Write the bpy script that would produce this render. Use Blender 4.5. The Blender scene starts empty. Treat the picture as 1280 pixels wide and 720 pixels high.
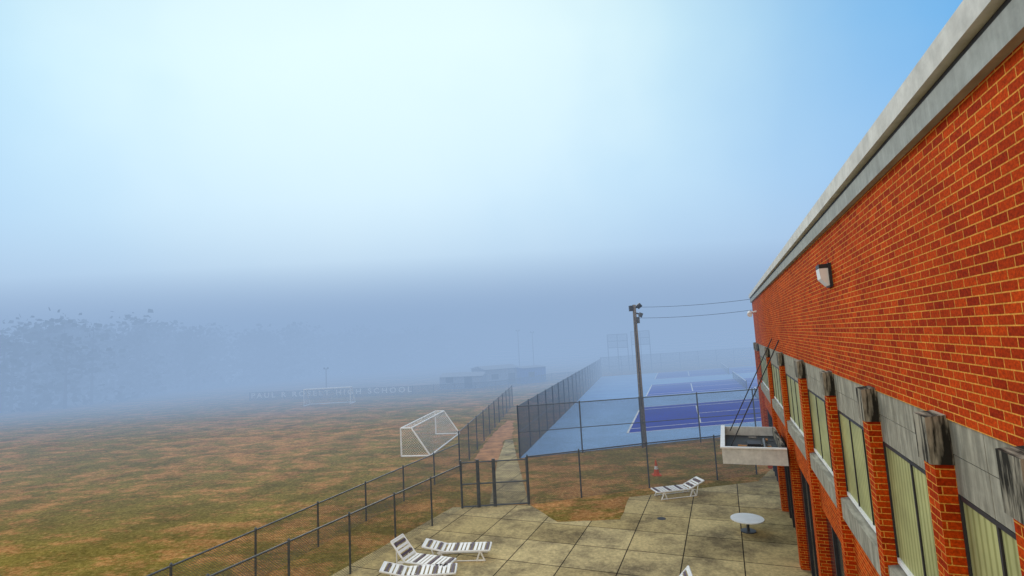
import bpy, math, random
from mathutils import Vector, Matrix
random.seed(7)
S=bpy.context.scene
H=7.0; F=640.0; PITCH=math.atan(66/640); ROLL=math.radians(-3)
CAMM=Matrix.Rotation(math.pi/2+PITCH,3,'X') @ Matrix.Rotation(ROLL,3,'Z')
CAMP=Vector((0,0,H))
def P(px,py,z=0.0):
    d=CAMM@Vector(((px-640)/F,(360-py)/F,-1)); t=(z-H)/d.z
    p=CAMP+d*t; return Vector((p.x,p.y,z))
cam=bpy.data.cameras.new('camera'); co=bpy.data.objects.new('camera',cam); S.collection.objects.link(co)
co.matrix_world=Matrix.Translation(CAMP)@CAMM.to_4x4(); cam.sensor_width=36; cam.lens=18; cam.clip_end=6000; cam.clip_start=0.05
S.camera=co
S.view_settings.view_transform='Standard'; S.view_settings.look='None'; S.view_settings.exposure=0
# ---------- sun/sky
SUN_EL=math.radians(27); SUN_AZ=math.radians(-14)
sd=Vector((math.sin(SUN_AZ)*math.cos(SUN_EL),math.cos(SUN_AZ)*math.cos(SUN_EL),math.sin(SUN_EL)))
w=bpy.data.worlds.new('World'); S.world=w; w.use_nodes=True
nt=w.node_tree; N=nt.nodes; L=nt.links; N.clear()
out=N.new('ShaderNodeOutputWorld'); add=N.new('ShaderNodeAddShader')
b1=N.new('ShaderNodeBackground'); b2=N.new('ShaderNodeBackground')
sky=N.new('ShaderNodeTexSky'); sky.sky_type='NISHITA'; sky.sun_disc=False; sky.sun_elevation=SUN_EL; sky.sun_rotation=SUN_AZ
sky.air_density=1.0; sky.dust_density=0.0
L.new(sky.outputs[0],b1.inputs[0]); b1.inputs[1].default_value=0.05
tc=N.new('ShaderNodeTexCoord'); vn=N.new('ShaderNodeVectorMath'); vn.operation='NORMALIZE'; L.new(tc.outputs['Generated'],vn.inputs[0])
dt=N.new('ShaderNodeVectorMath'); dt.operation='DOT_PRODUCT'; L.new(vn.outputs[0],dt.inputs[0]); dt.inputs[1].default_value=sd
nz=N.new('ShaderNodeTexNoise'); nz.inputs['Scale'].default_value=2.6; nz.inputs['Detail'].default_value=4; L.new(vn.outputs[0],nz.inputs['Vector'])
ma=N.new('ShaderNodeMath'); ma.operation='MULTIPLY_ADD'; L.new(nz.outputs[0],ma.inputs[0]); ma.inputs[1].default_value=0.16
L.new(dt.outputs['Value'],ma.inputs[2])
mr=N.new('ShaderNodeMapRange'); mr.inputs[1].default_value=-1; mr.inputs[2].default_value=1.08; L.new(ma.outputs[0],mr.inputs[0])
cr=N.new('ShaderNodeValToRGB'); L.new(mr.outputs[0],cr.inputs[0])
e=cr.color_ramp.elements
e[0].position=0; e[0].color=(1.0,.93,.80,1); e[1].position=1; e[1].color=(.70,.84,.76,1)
for p,c in ((.60,(1.0,.94,.82)),(.72,(1.0,.97,.88)),(.805,(.08,.32,.62)),(.88,(.26,.47,.64)),(.94,(.48,.67,.71)),(.975,(.65,.80,.75))):  # low stops: unseen sky overhead and behind, brightened to add fill light
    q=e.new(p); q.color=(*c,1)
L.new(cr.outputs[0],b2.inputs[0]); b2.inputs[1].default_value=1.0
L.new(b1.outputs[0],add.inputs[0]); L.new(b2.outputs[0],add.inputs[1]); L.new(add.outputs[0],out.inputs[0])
sl=bpy.data.lights.new('sun','SUN'); sl.energy=1.5; sl.angle=math.radians(25); sl.color=(1,.93,.80)
so=bpy.data.objects.new('sun',sl); S.collection.objects.link(so); so.rotation_euler=(-sd).to_track_quat('-Z','Y').to_euler()

# ---------- materials
class M:
    def __init__(s,name,rough=.8,metal=0,spec=.3):
        s.m=bpy.data.materials.new(name); s.m.use_nodes=True; s.t=s.m.node_tree; s.N=s.t.nodes; s.L=s.t.links
        s.b=s.N['Principled BSDF']; s.b.inputs['Roughness'].default_value=rough; s.b.inputs['Metallic'].default_value=metal
        s.b.inputs['Specular IOR Level'].default_value=spec; s.tc=s.N.new('ShaderNodeTexCoord')
    def vec(s,kind='Object',sc=(1,1,1),rot=(0,0,0)):
        mp=s.N.new('ShaderNodeMapping'); s.L.new(s.tc.outputs[kind],mp.inputs[0]); mp.inputs['Scale'].default_value=sc; mp.inputs['Rotation'].default_value=rot; return mp.outputs[0]
    def noise(s,v,scale,detail=4,rough=.6):
        n=s.N.new('ShaderNodeTexNoise'); s.L.new(v,n.inputs['Vector']); n.inputs['Scale'].default_value=scale; n.inputs['Detail'].default_value=detail; n.inputs['Roughness'].default_value=rough; return n.outputs[0]
    def ramp(s,f,*st):
        r=s.N.new('ShaderNodeValToRGB'); s.L.new(f,r.inputs[0]); el=r.color_ramp.elements
        for i,(p,c) in enumerate(st):
            c=(c,c,c) if isinstance(c,(int,float)) else c
            if i<2: el[i].position=p; el[i].color=(*c,1)
            else: q=el.new(p); q.color=(*c,1)
        return r.outputs[0]
    def mix(s,a,b,f=1.0,mode='MULTIPLY'):
        m=s.N.new('ShaderNodeMix'); m.data_type='RGBA'; m.blend_type=mode
        for sock,v in ((m.inputs[0],f),(m.inputs[6],a),(m.inputs[7],b)):
            if hasattr(v,'is_output'): s.L.new(v,sock)
            elif isinstance(v,(int,float)): sock.default_value=v
            else: sock.default_value=(*v,1)
        return m.outputs[2]
    def math(s,op,a,b=None,c=None):
        m=s.N.new('ShaderNodeMath'); m.operation=op
        for i,v in enumerate((a,b,c)):
            if v is None: continue
            if hasattr(v,'is_output'): s.L.new(v,m.inputs[i])
            else: m.inputs[i].default_value=v
        return m.outputs[0]
    def col(s,c): s.L.new(c,s.b.inputs['Base Color'])
    def bump(s,h,st=.3,d=.02):
        b=s.N.new('ShaderNodeBump'); b.inputs['Strength'].default_value=st; b.inputs['Distance'].default_value=d; s.L.new(h,b.inputs['Height']); s.L.new(b.outputs[0],s.b.inputs['Normal'])
def simple(name,c,rough=.6,metal=0,var=.25,scale=3):
    m=M(name,rough,metal); v=m.vec(); n=m.noise(v,scale,5)
    m.col(m.ramp(n,(.3,tuple(x*(1-var) for x in c)),(.7,tuple(min(1,x*(1+var*.6)) for x in c)))); return m.m
# brick
def brick():
    m=M('brick',.9,0,.06); v=m.vec('UV'); b=m.N.new('ShaderNodeTexBrick'); m.L.new(v,b.inputs['Vector'])
    b.inputs['Scale'].default_value=1; b.inputs['Brick Width'].default_value=.20; b.inputs['Row Height'].default_value=.0667
    b.inputs['Mortar Size'].default_value=.0052; b.inputs['Mortar Smooth'].default_value=.2; b.inputs['Bias'].default_value=.1
    b.inputs['Color1'].default_value=(.38,.026,.004,1); b.inputs['Color2'].default_value=(.70,.076,.005,1); b.inputs['Mortar'].default_value=(.95,.42,.08,1)
    n=m.ramp(m.noise(v,.9,6,.7),(.3,(.74,.68,.64)),(.7,(1.08,1.08,1.05)))
    n2=m.ramp(m.noise(v,38,4,.75),(.32,.50),(.68,1.18))
    m.col(m.mix(m.mix(b.outputs['Color'],n),n2))
    inv=m.math('SUBTRACT',1,b.outputs['Fac']); m.bump(inv,.7,.008); return m.m
BRICK=brick()
def stone(name,c,dark,lo=.42,hi=.62):
    m=M(name,.9,0,.15); v=m.vec('UV'); n=m.noise(v,3.5,7,.7); st=m.noise(m.vec('UV',(6,.7,1)),2,5)
    a=m.ramp(n,(.35,tuple(x*.72 for x in c)),(.65,c)); b=m.ramp(st,(lo,dark),(hi,1.0)); m.col(m.mix(a,b)); m.bump(n,.3,.01); return m.m
LIME=stone('limestone',(.48,.45,.36),.6); CAP=stone('weathered_stone',(.40,.36,.28),.07,.45,.57)
FASC=stone('metal_fascia',(.80,.80,.76),.93); FASC2=stone('metal_fascia_lower',(.46,.49,.47),.85)
WHITE=simple('white_paint',(.87,.87,.85),.45,var=.08); DARK=simple('dark_metal',(.035,.035,.04),.5); GALV=simple('fence_metal',(.10,.11,.12),.45,.4,.3,6)
POLE=simple('pole_wood',(.24,.21,.18),.9,var=.4,scale=8); ORANGE=simple('cone_orange',(.85,.12,.02),.5); ROOF=simple('roof_membrane',(.25,.25,.25),.9)
BARK=simple('bark',(.05,.04,.03),.95)
def glass():
    m=M('window_blinds',.5,0,.25); v=m.vec('UV'); wv=m.N.new('ShaderNodeTexWave'); m.L.new(v,wv.inputs[0]); wv.inputs['Scale'].default_value=3.2; wv.bands_direction='X'; wv.inputs['Distortion'].default_value=.4
    a=m.ramp(wv.outputs[1],(.0,(.30,.30,.11)),(.5,(.50,.50,.22))); m.col(m.mix(a,m.ramp(m.noise(v,1.2),(.3,.65),(.7,1.1)))); return m.m
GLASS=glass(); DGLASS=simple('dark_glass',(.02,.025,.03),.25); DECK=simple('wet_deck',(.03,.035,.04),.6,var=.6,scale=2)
def chain(name,c,period,width):
    m=M(name,.5,.3); uv=m.vec('UV'); sp=m.N.new('ShaderNodeSeparateXYZ'); m.L.new(uv,sp.inputs[0])
    fs=[]
    for op in ('ADD','SUBTRACT'):
        a=m.math(op,sp.outputs[0],sp.outputs[1]); a=m.math('MULTIPLY',a,1/period); a=m.math('FRACT',a); a=m.math('LESS_THAN',a,width); fs.append(a)
    al=m.math('MAXIMUM',*fs); m.b.inputs['Base Color'].default_value=(*c,1); m.L.new(al,m.b.inputs['Alpha']); return m.m
CHAIN=chain('chain_link',(.15,.15,.15),.075,.17); CHAINC=chain('court_chain_link',(.05,.06,.07),.07,.22); NET=chain('goal_net',(.8,.8,.8),.16,.10)
TNET=chain('tennis_net',(.03,.03,.04),.06,.4); SCREEN=chain('windscreen_mesh',(.03,.05,.08),.07,.42)

# ---------- mesh builder
class MB:
    def __init__(s): s.v=[]; s.f=[]; s.uv=[]; s.mi=[]; s.mats=[]
    def mat(s,m):
        if m not in s.mats: s.mats.append(m)
        return s.mats.index(m)
    def face(s,pts,m,uv=None):
        i=len(s.v); s.v+= [tuple(p) for p in pts]; s.f.append(tuple(range(i,i+len(pts)))); s.mi.append(s.mat(m))
        if uv is None:
            n=(Vector(pts[1])-Vector(pts[0])).cross(Vector(pts[2])-Vector(pts[1])); a=[abs(x) for x in n]; k=a.index(max(a))
            uv=[((p[1],p[2]),(p[0],p[2]),(p[0],p[1]))[k] for p in pts]
        s.uv+=uv
    def box(s,x0,x1,y0,y1,z0,z1,m,dz=0):
        a=[(x0,y0,z0),(x1,y0,z0),(x1,y1,z0),(x0,y1,z0),(x0,y0,z1-dz),(x1,y0,z1),(x1,y1,z1),(x0,y1,z1-dz)]
        for q in ((0,3,2,1),(4,5,6,7),(0,1,5,4),(1,2,6,5),(2,3,7,6),(3,0,4,7)): s.face([a[i] for i in q],m)
    def tube(s,p0,p1,r,m,n=8,r1=None):
        p0=Vector(p0);p1=Vector(p1);d=p1-p0; r1=r if r1 is None else r1
        if d.length<1e-6: return
        q=d.to_track_quat('Z','Y'); A=[];B=[]
        for i in range(n):
            t=2*math.pi*i/n; c=Vector((math.cos(t),math.sin(t),0)); A.append(p0+q@(c*r)); B.append(p1+q@(c*r1))
        for i in range(n):
            j=(i+1)%n; s.face([A[i],A[j],B[j],B[i]],m,[(i/n,0),((i+1)/n,0),((i+1)/n,d.length),(i/n,d.length)])
        s.face(A[::-1],m); s.face(B,m)
    def make(s,name,parent=None,loc=None,rot=None):
        me=bpy.data.meshes.new(name); me.from_pydata(s.v,[],s.f)
        for m in s.mats: me.materials.append(m)
        me.polygons.foreach_set('material_index',s.mi)
        u=me.uv_layers.new(name='UVMap'); u.data.foreach_set('uv',[c for p in s.uv for c in p]); me.update()
        o=bpy.data.objects.new(name,me); S.collection.objects.link(o)
        if parent: o.parent=parent
        if loc is not None: o.location=loc
        if rot is not None: o.rotation_euler=(0,0,rot)
        return o
def empty(name,loc=(0,0,0),rz=0):
    o=bpy.data.objects.new(name,None); S.collection.objects.link(o); o.location=loc; o.rotation_euler=(0,0,rz); o.empty_display_size=.2; return o

# ---------- ground
def grass():
    m=M('grass_field',.95,0,.05); v=m.vec(); vs=m.vec('Object',(.6,1,1),(0,0,.25))
    big=m.noise(v,.06,4,.6); mid=m.noise(vs,.8,10,.82); fine=m.noise(v,6,7,.9)
    a=m.ramp(fine,(.34,(.07,.055,.008)),(.5,(.26,.19,.035)),(.66,(.50,.37,.11)))
    b=m.ramp(fine,(.34,(.26,.09,.018)),(.5,(.62,.28,.09)),(.66,(.90,.52,.22)))
    f=m.math('ADD',m.math('MULTIPLY',big,.35),m.math('MULTIPLY',mid,1.0)); f=m.ramp(f,(.645,0.),(.74,.9))
    c=m.mix(a,b,f,'MIX'); d=m.ramp(m.noise(v,.35,10,.85),(.34,.45),(.60,1.1)); m.col(m.mix(c,d)); m.bump(fine,.8,.06); return m.m
G=MB(); G.face([(-2500,-300,0),(2500,-300,0),(2500,3500,0),(-2500,3500,0)],grass()); G.make('grass_ground')
def concrete():
    m=M('patio_concrete',.9,0,.1); v=m.vec('Object',(1,1,1),(0,0,math.radians(22)))
    b=m.N.new('ShaderNodeTexBrick'); m.L.new(v,b.inputs['Vector']); b.offset=0; b.inputs['Scale'].default_value=1; b.inputs['Brick Width'].default_value=1.75; b.inputs['Row Height'].default_value=1.75
    b.inputs['Mortar Size'].default_value=.020; b.inputs['Mortar Smooth'].default_value=.2; b.inputs['Color1'].default_value=(.48,.37,.18,1); b.inputs['Color2'].default_value=(.66,.53,.29,1); b.inputs['Mortar'].default_value=(.06,.045,.03,1)
    st=m.ramp(m.noise(v,.45,10,.78),(.37,(.38,.37,.39)),(.57,(1.1,1.08,1.0))); f=m.ramp(m.noise(v,9,7,.8),(.32,.6),(.66,1.15))
    m.col(m.mix(m.mix(b.outputs[0],st),f)); return m.m
CON=concrete()
def sheet(name,pts,mat,z):
    s=MB(); 
    s.face([(p[0],p[1],z) for p in pts][::-1],mat); o=s.make(name)
    if o.data.polygons[0].normal.z<0: o.data.flip_normals()
    return o
AZ=math.radians(22.1)
def W(r,s,z=0): return Vector((r*math.cos(AZ)+s*math.sin(AZ), -r*math.sin(AZ)+s*math.cos(AZ), z))
def hit(px,py,r):
    d=CAMM@Vector(((px-640)/F,(360-py)/F,-1)); n=Vector((math.cos(AZ),-math.sin(AZ),0)); t=r/d.dot(n); p=d*t
    return p.dot(Vector((math.sin(AZ),math.cos(AZ),0))), H+p.z
f2=[P(438,718),P(490,690),P(523,674),P(553,655),P(578,636)]
d2=(f2[0]-f2[-1]).normalized()
near=f2[0]+d2*16
off=Vector((-.45,.2,0))
def rough_edge(pts,i0,i1,amp=.025,step=.4):
    o=[]
    for i,(a,b) in enumerate(zip(pts,pts[1:]+pts[:1])):
        o.append(a)
        if i0<=i<i1:
            n=int((b-a).length/step)
            for k in range(1,n):
                p=a.lerp(b,k/n); o.append(p+Vector((random.uniform(-amp,amp),random.uniform(-amp,amp),0)))
    return o
pp=[near+off,f2[0]+off,f2[-1]+off,P(662,631),P(697,653),P(775,650),P(787,622),P(820,618),P(948,602),W(1.9,30),W(1.9,-4)]
sheet('patio',rough_edge(pp,3,8),CON,.02)
sheet('concrete_path',[P(612,630.5),P(661,630),P(646,572),P(641,550),P(632,550),P(622,577)],CON,.024)
DIRT=simple('red_dirt',(.55,.26,.10),.95,0,.4,1.5)
sheet('dirt_path',rough_edge([P(592,574),P(621,577),P(631,550),P(641,548),P(642,526),P(634,526),P(612,548)],0,7,.1,.5),DIRT,.012)
# ---------- courts
def court_mat(name,c):
    m=M(name,.7,0,.15); v=m.vec(); m.col(m.mix(m.ramp(m.noise(v,.3,6,.7),(.3,tuple(x*.75 for x in c)),(.7,c)),m.ramp(m.noise(v,6,3),(.3,.88),(.7,1.05)))); return m.m
CO=court_mat('court_surround',(.32,.54,.86)); CI=court_mat('court_blue',(.012,.050,.50))
A=P(650,573);B=P(752,471);C=P(1000,536); 
e1=(B-A); e2=(C-A)
sheet('tennis_court_surface',[A,B,B+e2*2.3,A+e2*2.3],CO,.012)
O=P(783,542); k1=(P(822,466)-O)/(36.6+10.97); k2=(P(942,528)-O).normalized()*1.05
def Q(a,b): return O+k1*a+k2*b
for i in range(3):
    a0=i*18.3; par=empty('tennis_court')
    s=MB(); s.face([(*Q(a,b).xy,.016) for a,b in ((a0,0),(a0,23.77),(a0+10.97,23.77),(a0+10.97,0))],CI); s.make('playing_area',par)
    s=MB(); 
    def line(a,b,c,d): s.face([(*Q(x,y).xy,.021) for x,y in ((a,b),(a,d),(c,d),(c,b))],WHITE)
    t=.12
    line(a0,0,a0+t,23.77); line(a0+10.97-t,0,a0+10.97,23.77); line(a0,0,a0+10.97,.16); line(a0,23.65,a0+10.97,23.77)
    line(a0+1.37,0,a0+1.37+t,23.77); line(a0+9.6-t,0,a0+9.6,23.77); line(a0+1.37,5.48,a0+9.6,5.62); line(a0+5.44,5.48,a0+5.55,18.3); line(a0+1.37,18.2,a0+9.6,18.3)
    s.make('court_lines',par)
    s=MB(); p=Q(a0-.9,11.9);q=Q(a0+11.9,11.9); u=Vector((0,0,1))
    l=(q-p).length; s.face([p,q,q+u,p+u],TNET,[(0,0),(l,0),(l,1),(0,1)]); s.tube(p+u,q+u,.05,WHITE); s.tube(p,p+u*1.1,.05,DARK); s.tube(q,q+u*1.1,.05,DARK); s.make('net',par)
# ---------- fences
def fence(name,pts,h,mat=CHAIN,sp=3.0,pr=.035,mid=False,postm=GALV):
    s=MB(); u0=0; U=Vector((0,0,1))
    for a,b in zip(pts,pts[1:]):
        l=(b-a).length; n=max(1,round(l/sp))
        s.face([a,b,b+U*h,a+U*h],mat,[(u0,0),(u0+l,0),(u0+l,h),(u0,h)]); u0+=l
        s.tube(a+U*h,b+U*h,pr*.75,postm,6)
        if mid: s.tube(a+U*h*.5,b+U*h*.5,pr*.6,postm,6)
        for i in range(n+(b is pts[-1])):
            p=a.lerp(b,i/n); s.tube(p,p+U*(h+.05),pr,postm,8); s.tube(p+U*(h+.05),p+U*(h+.09),pr*1.2,postm,8,.01)
    return s.make(name)
fence('chain_link_fence',[near]+[f2[0],f2[-1]],1.8,sp=2.4)
f1=[P(470,645),P(575,589)]; d1=(f1[0]-f1[1]).normalized()
fence('chain_link_fence',[f1[0]+d1*14,f1[1]],1.5,sp=2.6)
fence('chain_link_fence',[f1[1],P(641,507)],2.1,CHAINC,sp=2.8)
fence('chain_link_fence',[P(662,631),P(727,622),P(812,610),P(897,600),P(946,593)],2.0,sp=6)
fence('court_fence',[A,B],3.05,SCREEN,3,.045,True)
Cn=P(946,547)
fence('court_fence',[A,Cn,Cn+(Cn-A)*.8],3.05,CHAIN,4,.045,True)
fence('court_fence',[B,P(940,456),P(940,456)+(P(940,456)-B)*1],3.3,CHAINC,4,.045,True)
# gate
s=MB(); U=Vector((0,0,1))
ga=f2[-1]; gb=P(662,631)
for t0,t1 in ((0,.24),(.26,.48),(.50,.985)):
    a=ga.lerp(gb,t0); b=ga.lerp(gb,t1); l=(b-a).length
    for z in (.08,1.0,1.9): s.tube(a+U*z,b+U*z,.03,GALV)
    s.tube(a,a+U*2.0,.045,GALV); s.tube(b,b+U*2.0,.045,GALV)
    s.face([a+U*.08,b+U*.08,b+U*1.9,a+U*1.9],CHAIN,[(0,0),(l,0),(l,1.8),(0,1.8)])
s.make('fence_gate')
# ---------- light pole
pb=P(806,558); lp=empty('light_pole',pb)
s=MB(); s.tube((0,0,0),(0,0,8.9),.17,POLE,12,.11); s.make('pole',lp)
s=MB(); s.tube((-.2,0,8.72),(.35,0,8.72),.05,DARK); s.box(-.32,-.12,-.18,.15,8.5,8.85,DARK); s.tube((.2,0,8.72),(.42,-.1,8.9),.15,DARK); s.tube((.1,0,8.35),(.42,-.1,8.25),.05,DARK); s.tube((.3,-.1,8.1),(.4,-.15,8.35),.13,GALV)
s.box(.1,.26,-.15,.1,7.7,8.1,GALV); s.tube((-.05,-.17,8.1),(-.05,-.19,2.5),.02,DARK); s.make('lamp_heads',lp)
s=MB()
for z0,q in ((8.75,W(1.6,31,8.6)),(8.05,W(1.6,31,8.0))):
    p0=pb+U*z0; 
    for i in range(10):
        f=lambda t:p0.lerp(q,t)-U*(4*t*(1-t)*.12)
        s.tube(f(i/10),f((i+1)/10),.011,DARK,5)
s.make('overhead_wires')
# ---------- building
bld=empty('school_building',(0,0,0),-AZ)
SE=31.3
s=MB(); s.box(1.58,14,-6,SE,6.2,8.42,BRICK); s.box(1.9,14,-6,SE-.1,0,6.19,BRICK); s.make('brick_wall',bld)
s=MB(); s.box(1.46,1.9,-6,SE+.12,8.66,8.84,FASC); s.box(1.53,1.8,-6,SE+.05,8.60,8.655,DARK); s.box(1.51,1.8,-6,SE+.08,8.42,8.60,FASC2); s.box(1.8,14.1,SE-.2,SE+.12,8.43,8.835,FASC); s.box(1.8,14,-6,SE-.2,8.43,8.7,ROOF); s.make('roof_fascia',bld)
RP=1.47
fars=[hit(x,y,RP)[0] for x,y in ((1264,630),(1153,560),(1077,515),(1030,490),(997,472),(974,462),(958,452),(946,446))]
hwf=lambda c:.12 if c<12 else .19
pil=[f-hwf(f) for f in fars]
pil=[pil[0]-3.3,pil[0]-2.2,pil[0]-1.1]+pil
while pil[-1]+4.5<SE: pil.append(pil[-1]+4.5)
pil.append(SE-.2)
if pil[-1]-pil[-2]<1: pil.pop(-2)
sb=MB(); sc=MB(); sl_=MB(); sg=MB(); sf=MB()
for i,c in enumerate(pil):
    hw=hwf(c)
    sb.box(RP,1.78,c-hw,c+hw,0,5.84,BRICK)
    sc.box(RP-.03,1.77,c-hw-.02,c+hw+.02,5.84,6.26,CAP,.05)
    if i+1<len(pil):
        a=c+hw; d=pil[i+1]-hwf(pil[i+1])
        n=max(1,round((d-a)/.6)); 
        for j in range(n):
            sl_.box(1.595,1.76,a+(d-a)*j/n+.004,a+(d-a)*(j+1)/n-.004,5.93,6.196,LIME); sl_.box(1.598,1.76,a+(d-a)*j/n+.004,a+(d-a)*(j+1)/n-.004,5.62,5.922,LIME)
        sl_.box(1.50,1.76,a+.002,d-.002,3.92,4.28,LIME,.05)
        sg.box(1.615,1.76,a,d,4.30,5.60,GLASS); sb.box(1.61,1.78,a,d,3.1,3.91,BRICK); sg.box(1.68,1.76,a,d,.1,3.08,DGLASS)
        sf.box(1.595,1.64,a,a+.03,4.28,5.615,DARK); sf.box(1.595,1.64,d-.02,d,4.28,5.615,DARK)
        nn=max(2,round((d-a)/.9))
        for j in range(1,nn):
            x=a+(d-a)*j/nn; sf.box(1.60,1.64,x-.015,x+.015,4.29,5.61,DARK); sf.box(1.63,1.69,x-.03,x+.03,.1,3.08,DARK)
        sf.box(1.59,1.64,a+.04,d-.04,4.285,4.34,WHITE); sf.box(1.60,1.64,a+.04,d-.04,5.575,5.612,DARK)
sb.box(1.765,1.9,-6,SE-.05,0,5.9,BRICK)
sb.make('brick_pilasters',bld); sc.make('pilaster_caps',bld); sl_.make('limestone_bands',bld); sg.make('window_glass',bld); sf.make('window_frames',bld)
# canopy
cp=empty('entrance_canopy',(0,0,0),-AZ)
s=MB(); x0,x1,y0,y1,zb,zt=-.36,1.40,17.1,20.9,2.98,3.44; t=.08
s.box(x0,x1,y0,y0+t,zb,zt,FASC); s.box(x0,x1,y1-t,y1,zb,zt,FASC); s.box(x0,x0+t,y0+t,y1-t,zb,zt,FASC); s.box(x0+t,x1,y0+t,y1-t,zb+.02,zb+.16,DECK)
s.box(x0-.04,x1,y0-.04,y0+t+.01,zt,zt+.04,WHITE); s.box(x0-.04,x0+t+.01,y0+t+.01,y1,zt,zt+.04,WHITE); s.box(x1-.1,x1,y0+t,y1-t,zb+.16,zt,CAP); s.make('canopy_tray',cp)
s=MB(); 
for yy in (17.6,20.2): s.tube((-.1,yy,3.4),(1.58,yy+.5,6.6),.018,DARK)
s.box(.4,.8,18.5,19.1,3.14,3.3,DARK); s.tube((.9,18.2,3.2),(.95,19.8,3.2),.06,GALV)
for _ in range(18):
    a=random.uniform(0,1.1); b=random.uniform(17.4,20.5); s.box(a,a+random.uniform(.05,.25),b,b+random.uniform(.05,.3),3.142,3.15+random.uniform(0,.02),random.choice([POLE,GALV,DIRT]))
s.make('tie_rods',cp)
ls,lz=hit(1030,344,1.5)
wl=empty('wall_light',W(1.58,ls,lz),-AZ)
s=MB(); s.box(-.04,0,-.16,.16,-.19,.17,DARK)
s.box(-.16,-.04,-.14,.14,.10,.16,DARK)
pr=[(-.16,.095),(-.15,-.06),(-.06,-.17),(-.042,-.17),(-.042,.095)]
s.face([(x,-.135,z) for x,z in pr],WHITE); s.face([(x,.135,z) for x,z in pr][::-1],WHITE)
for (xa,za),(xb,zb_) in zip(pr,pr[1:]): s.face([(xa,-.135,za),(xb,-.135,zb_),(xb,.135,zb_),(xa,.135,za)],WHITE)
s.make('housing',wl)
cs,cz=hit(938,391,1.3)
s=MB(); s.tube((1.3,cs,cz),(1.58,cs,cz+.05),.05,WHITE); s.tube((1.25,cs-.3,cz-.1),(1.28,cs+.05,cz),.12,WHITE); s.make('security_camera',None,(0,0,0),-AZ)
# ---------- loungers
STRAP=simple('dark_strap',(.10,.07,.10),.6)
def lounger(pt,yaw,back=35):
    e=empty('lounge_chair',pt,yaw); fr=MB(); sl=MB(); hh=.34; w2=.32; bl=.75
    bx,bz=-.3-bl*math.cos(math.radians(back)),hh+bl*math.sin(math.radians(back))
    for y in (-w2,w2):
        fr.tube((-.3,y,hh),(1.15,y,hh),.03,WHITE); fr.tube((-.3,y,hh),(bx,y,bz),.03,WHITE)
        fr.tube((-.55,y,hh-.04),(-.3,y,hh),.025,WHITE)
        for x in (.85,-.45):
            fr.tube((x,y,hh),(x-.12,y,.03),.028,WHITE); fr.tube((x,y,hh),(x+.14,y,.03),.028,WHITE); fr.tube((x-.14,y,.045),(x+.16,y,.045),.025,WHITE)
        fr.tube((-.35,y,.045),(.75,y,.045),.02,WHITE)
        fr.tube((-.3-.45*math.cos(math.radians(back)),y,hh+.45*math.sin(math.radians(back))),(-.6,y,.05),.02,WHITE)
    fr.tube((1.15,-w2,hh),(1.15,w2,hh),.03,WHITE); fr.tube((bx,-w2,bz),(bx,w2,bz),.03,WHITE)
    for i in range(11):
        x=-.26+i*.128; sl.box(x,x+.085,-w2,w2,hh+.015,hh+.035,STRAP if i%4==2 else WHITE)
    c,sn=math.cos(math.radians(back)),math.sin(math.radians(back))
    for i in range(6):
        a=.04+i*.122; b=a+.085
        q=[(-.3-a*c,-w2,hh+a*sn+.02),(-.3-a*c,w2,hh+a*sn+.02),(-.3-b*c,w2,hh+b*sn+.02),(-.3-b*c,-w2,hh+b*sn+.02)]
        sl.face(q,STRAP if i%3==1 else WHITE)
    fr.make('frame',e); sl.make('straps',e); return e
lounger(P(524,713),math.radians(-22),48); lounger(P(570,698),math.radians(-3),14); lounger(P(522,729),math.radians(2),15); lounger(P(850,620),math.radians(190),22); lounger(P(826,760),math.radians(170),48)
# table
tp=P(934,648,.45); tp.z=0
s=MB(); s.tube((0,0,.43),(0,0,.46),.54,WHITE,40); s.tube((0,0,.03),(0,0,.43),.05,GALV,10); s.tube((0,0,.02),(0,0,.05),.25,GALV,20); s.make('round_table',None,tp)
s=MB(); s.tube((0,0,.021),(0,0,.028),.16,DARK,20); s.make('patio_drain',None,P(827,649))
s=MB(); s.box(-.2,.2,-.2,.2,0,.04,ORANGE); s.tube((0,0,.04),(0,0,.3),.15,ORANGE,20,.1); s.tube((0,0,.3),(0,0,.45),.1,WHITE,20,.07); s.tube((0,0,.45),(0,0,.74),.07,ORANGE,20,.025); s.make('traffic_cone',None,P(821,594))
# goals
def goal(a,b,h,dep,dv):
    s=MB(); U=Vector((0,0,1)); at=a+U*h; bt=b+U*h; dv=dv.normalized(); ab=a+dv*dep; bb=b+dv*dep; am=at+dv*.7; bm=bt+dv*.7
    for p,q in ((a,at),(b,bt),(at,bt),(a,ab),(b,bb),(ab,bb),(at,am),(bt,bm),(am,ab),(bm,bb),(am,bm)): s.tube(p+U*.03,q+U*.03,.055,WHITE)
    l=(b-a).length
    s.face([am,bm,bb,ab],NET,[(0,0),(l,0),(l,h),(0,h)]); s.face([at,bt,bm,am],NET,[(0,0),(l,0),(l,.7),(0,.7)])
    for x,xt,xm,xb in ((a,at,am,ab),(b,bt,bm,bb)): s.face([x,xt,xm,xb],NET,[(0,0),(0,h),(.7,h),(dep,0)])
    s.make('soccer_goal')
a=P(502,571);b=P(545,543); d=(b-a); goal(a,b,1.75,1.9,Vector((d.y,-d.x,0)))
a=P(380,508);b=P(438,505); d=(b-a); goal(a,b,2.1,2,Vector((-d.y,d.x,0)))
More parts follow.
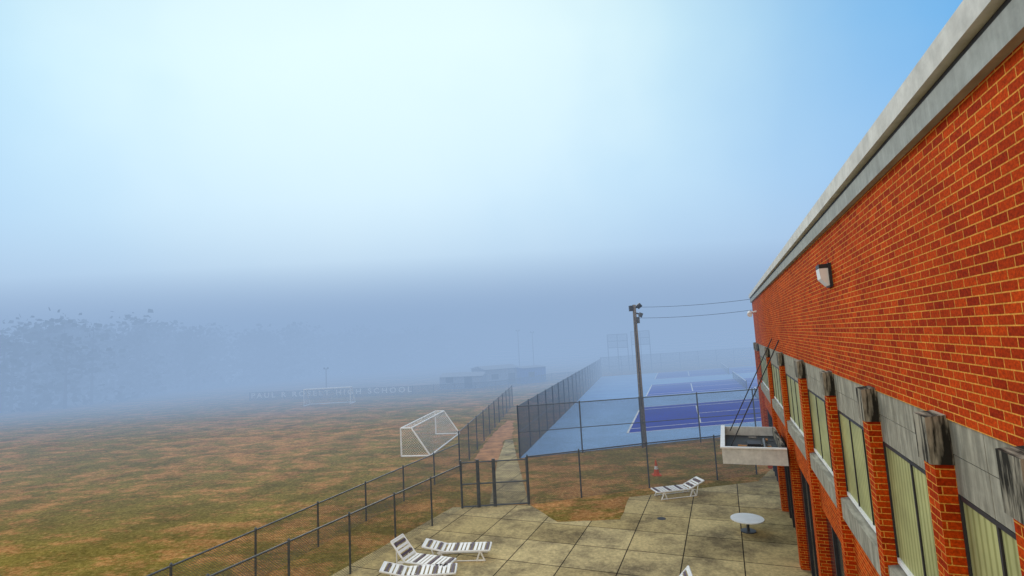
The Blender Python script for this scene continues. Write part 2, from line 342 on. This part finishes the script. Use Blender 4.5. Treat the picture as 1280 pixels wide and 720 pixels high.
# sign fence
a=P(312,501);b=P(516,493); d=b-a
fence('field_fence',[a,b,P(620,487),P(690,476),B],1.2,CHAINC,3)
sg_=empty('school_name_sign',a,math.atan2(d.y,d.x))
cu=bpy.data.curves.new('letters','FONT'); cu.body="PAUL R ROSELT HIGH SCHOOL"; cu.size=1.05; cu.extrude=.02; cu.offset=.02; cu.space_character=1.5; cu.materials.append(WHITE)
to=bpy.data.objects.new('letters',cu); S.collection.objects.link(to); to.parent=sg_; to.rotation_euler=(math.pi/2,0,0); to.location=(.3,-.08,.4)
bpy.context.view_layer.update(); to.scale=((d.length-.5)/max(.1,to.dimensions.x),1,1)
BLUE=simple('blue_metal',(.06,.16,.50),.6); GREYB=simple('grey_metal',(.30,.33,.38),.6)
def shed(name,p0,p1,h,dep,m,gab=.5):
    d=p1-p0; e=empty(name,p0,math.atan2(d.y,d.x)); l=d.length
    s=MB(); s.box(0,l,0,dep,0,h,m); s.make('walls',e)
    s=MB(); q=[(-.2,-.3,h),(l+.2,-.3,h),(l+.2,dep/2,h+gab),(-.2,dep/2,h+gab),(-.2,dep+.3,h),(l+.2,dep+.3,h)]
    s.face([q[0],q[1],q[2],q[3]],GREYB); s.face([q[3],q[2],q[5],q[4]],GREYB); s.face([q[0],q[3],q[4]],m); s.face([q[1],q[5],q[2]],m); s.make('roof',e)
    s=MB(); 
    for i in range(int(l//3)): s.box(1+i*3,2.2+i*3,-.04,-.005,.1 if i%2 else 1,1.8,DARK)
    s.make('doors_and_windows',e)
shed('storage_shed',P(550,487),P(603,485),1.9,5,GREYB); shed('field_house',P(608,483),P(650,479),2.6,6,GREYB); shed('storage_shed',P(655,480),P(683,477),2.5,5,BLUE,.2)
s=MB()
for x0,x1,yb,h0,h1 in ((762,787,464,4.6,7.2),(792,815,463,5,7.6)):
    a=P(x0,yb);b=P(x1,yb)
    for p in (a,b,a.lerp(b,.5)): s.tube(p,p+U*h1,.09,DARK)
    for z in (h0,(h0+h1)/2,h1): s.tube(a+U*z,b+U*z,.07,DARK)
    l=(b-a).length; s.face([a+U*h0,b+U*h0,b+U*h1,a+U*h1],CHAINC,[(0,0),(l,0),(l,2.6),(0,2.6)])
s.make('scoreboard_frame')
for px,py,h in ((650,468,9),(668,467,8.5),(408,492,4)):
    s=MB(); s.tube((0,0,0),(0,0,h),.11,POLE,8,.06); s.tube((-.3,0,h),(.3,0,h),.05,DARK); s.box(-.4,-.2,-.1,.1,h,h+.25,DARK); s.box(.2,.4,-.1,.1,h,h+.25,DARK); s.make('field_light_pole',None,P(px,py))
# ---------- trees
def foliage():
    m=M('foliage',.9,0,.1); v=m.vec(); m.col(m.ramp(m.noise(v,.6,4),(.3,(.02,.035,.015)),(.7,(.05,.07,.03)))); return m.m
FOL=foliage(); s=MB()
for i in range(185):
    if i<85: x=random.uniform(-125,-66); y=70+(x+110)*.30+random.uniform(0,36); h=random.uniform(11,15)
    else:
        t=random.random()**1.2; x=-90+t*66+random.uniform(-8,8); y=88+t*80+random.uniform(0,34); h=random.uniform(11,15)*(1-.15*t)
    base=Vector((x,y,0))
    s.tube(base,base+U*h*.9,.28,BARK,5,.06)
    for k in range(5):
        an=random.uniform(0,6.28); z=h*random.uniform(.25,.85); r=(h-z)*.3+.6
        s.tube(base+U*z,base+Vector((math.cos(an)*r,math.sin(an)*r,z+r*.5)),.07,BARK,4,.02)
    for _ in range(20):
        an=random.uniform(0,6.28); zz=random.uniform(.03,1)
        z=h*zz; R=(1.08-zz)*h*.36+.8; c=base+Vector((math.cos(an)*R*.6,math.sin(an)*R*.6,z)); cr_=random.uniform(1.0,2.3)
        for _ in range(15):
            o=Vector([random.gauss(0,1) for _ in range(3)]); o=o*cr_*.7; o.z*=.6; p=c+o; p.z=max(p.z,.2)
            n=Vector([random.gauss(0,1) for _ in range(3)]).normalized(); q=n.to_track_quat('Z','Y'); z_=random.uniform(.18,.5)
            s.face([p+q@Vector(k) for k in ((-z_,-z_*.6,0),(z_,-z_*.5,0),(z_*.8,z_,0),(-z_*.7,z_*.7,0))],FOL)
s.make('tree_line')
# ---------- fog layers (thicker with distance, brighter towards the top)
def fog(y0,top,SG,c):
    fm=bpy.data.materials.new('fog'); fm.use_nodes=True; t=fm.node_tree; t.nodes.clear()
    o=t.nodes.new('ShaderNodeOutputMaterial'); ab=t.nodes.new('ShaderNodeVolumeAbsorption'); em=t.nodes.new('ShaderNodeEmission'); ad=t.nodes.new('ShaderNodeAddShader')
    ab.inputs['Color'].default_value=(0,0,0,1); ab.inputs['Density'].default_value=SG; em.inputs[0].default_value=(*c,1); em.inputs[1].default_value=SG  # emission is an added glow standing in for light scattered inside the fog
    t.links.new(ab.outputs[0],ad.inputs[0]); t.links.new(em.outputs[0],ad.inputs[1]); t.links.new(ad.outputs[0],o.inputs['Volume'])
    s=MB(); s.box(-900-y0,900+y0,y0,900+y0,-1-y0*.01,top,fm); s.make('fog_bank')
fog(20,13,.0080,(.26,.39,.60)); fog(46,36,.0090,(.42,.56,.78)); fog(57,17,.016,(.24,.375,.57))
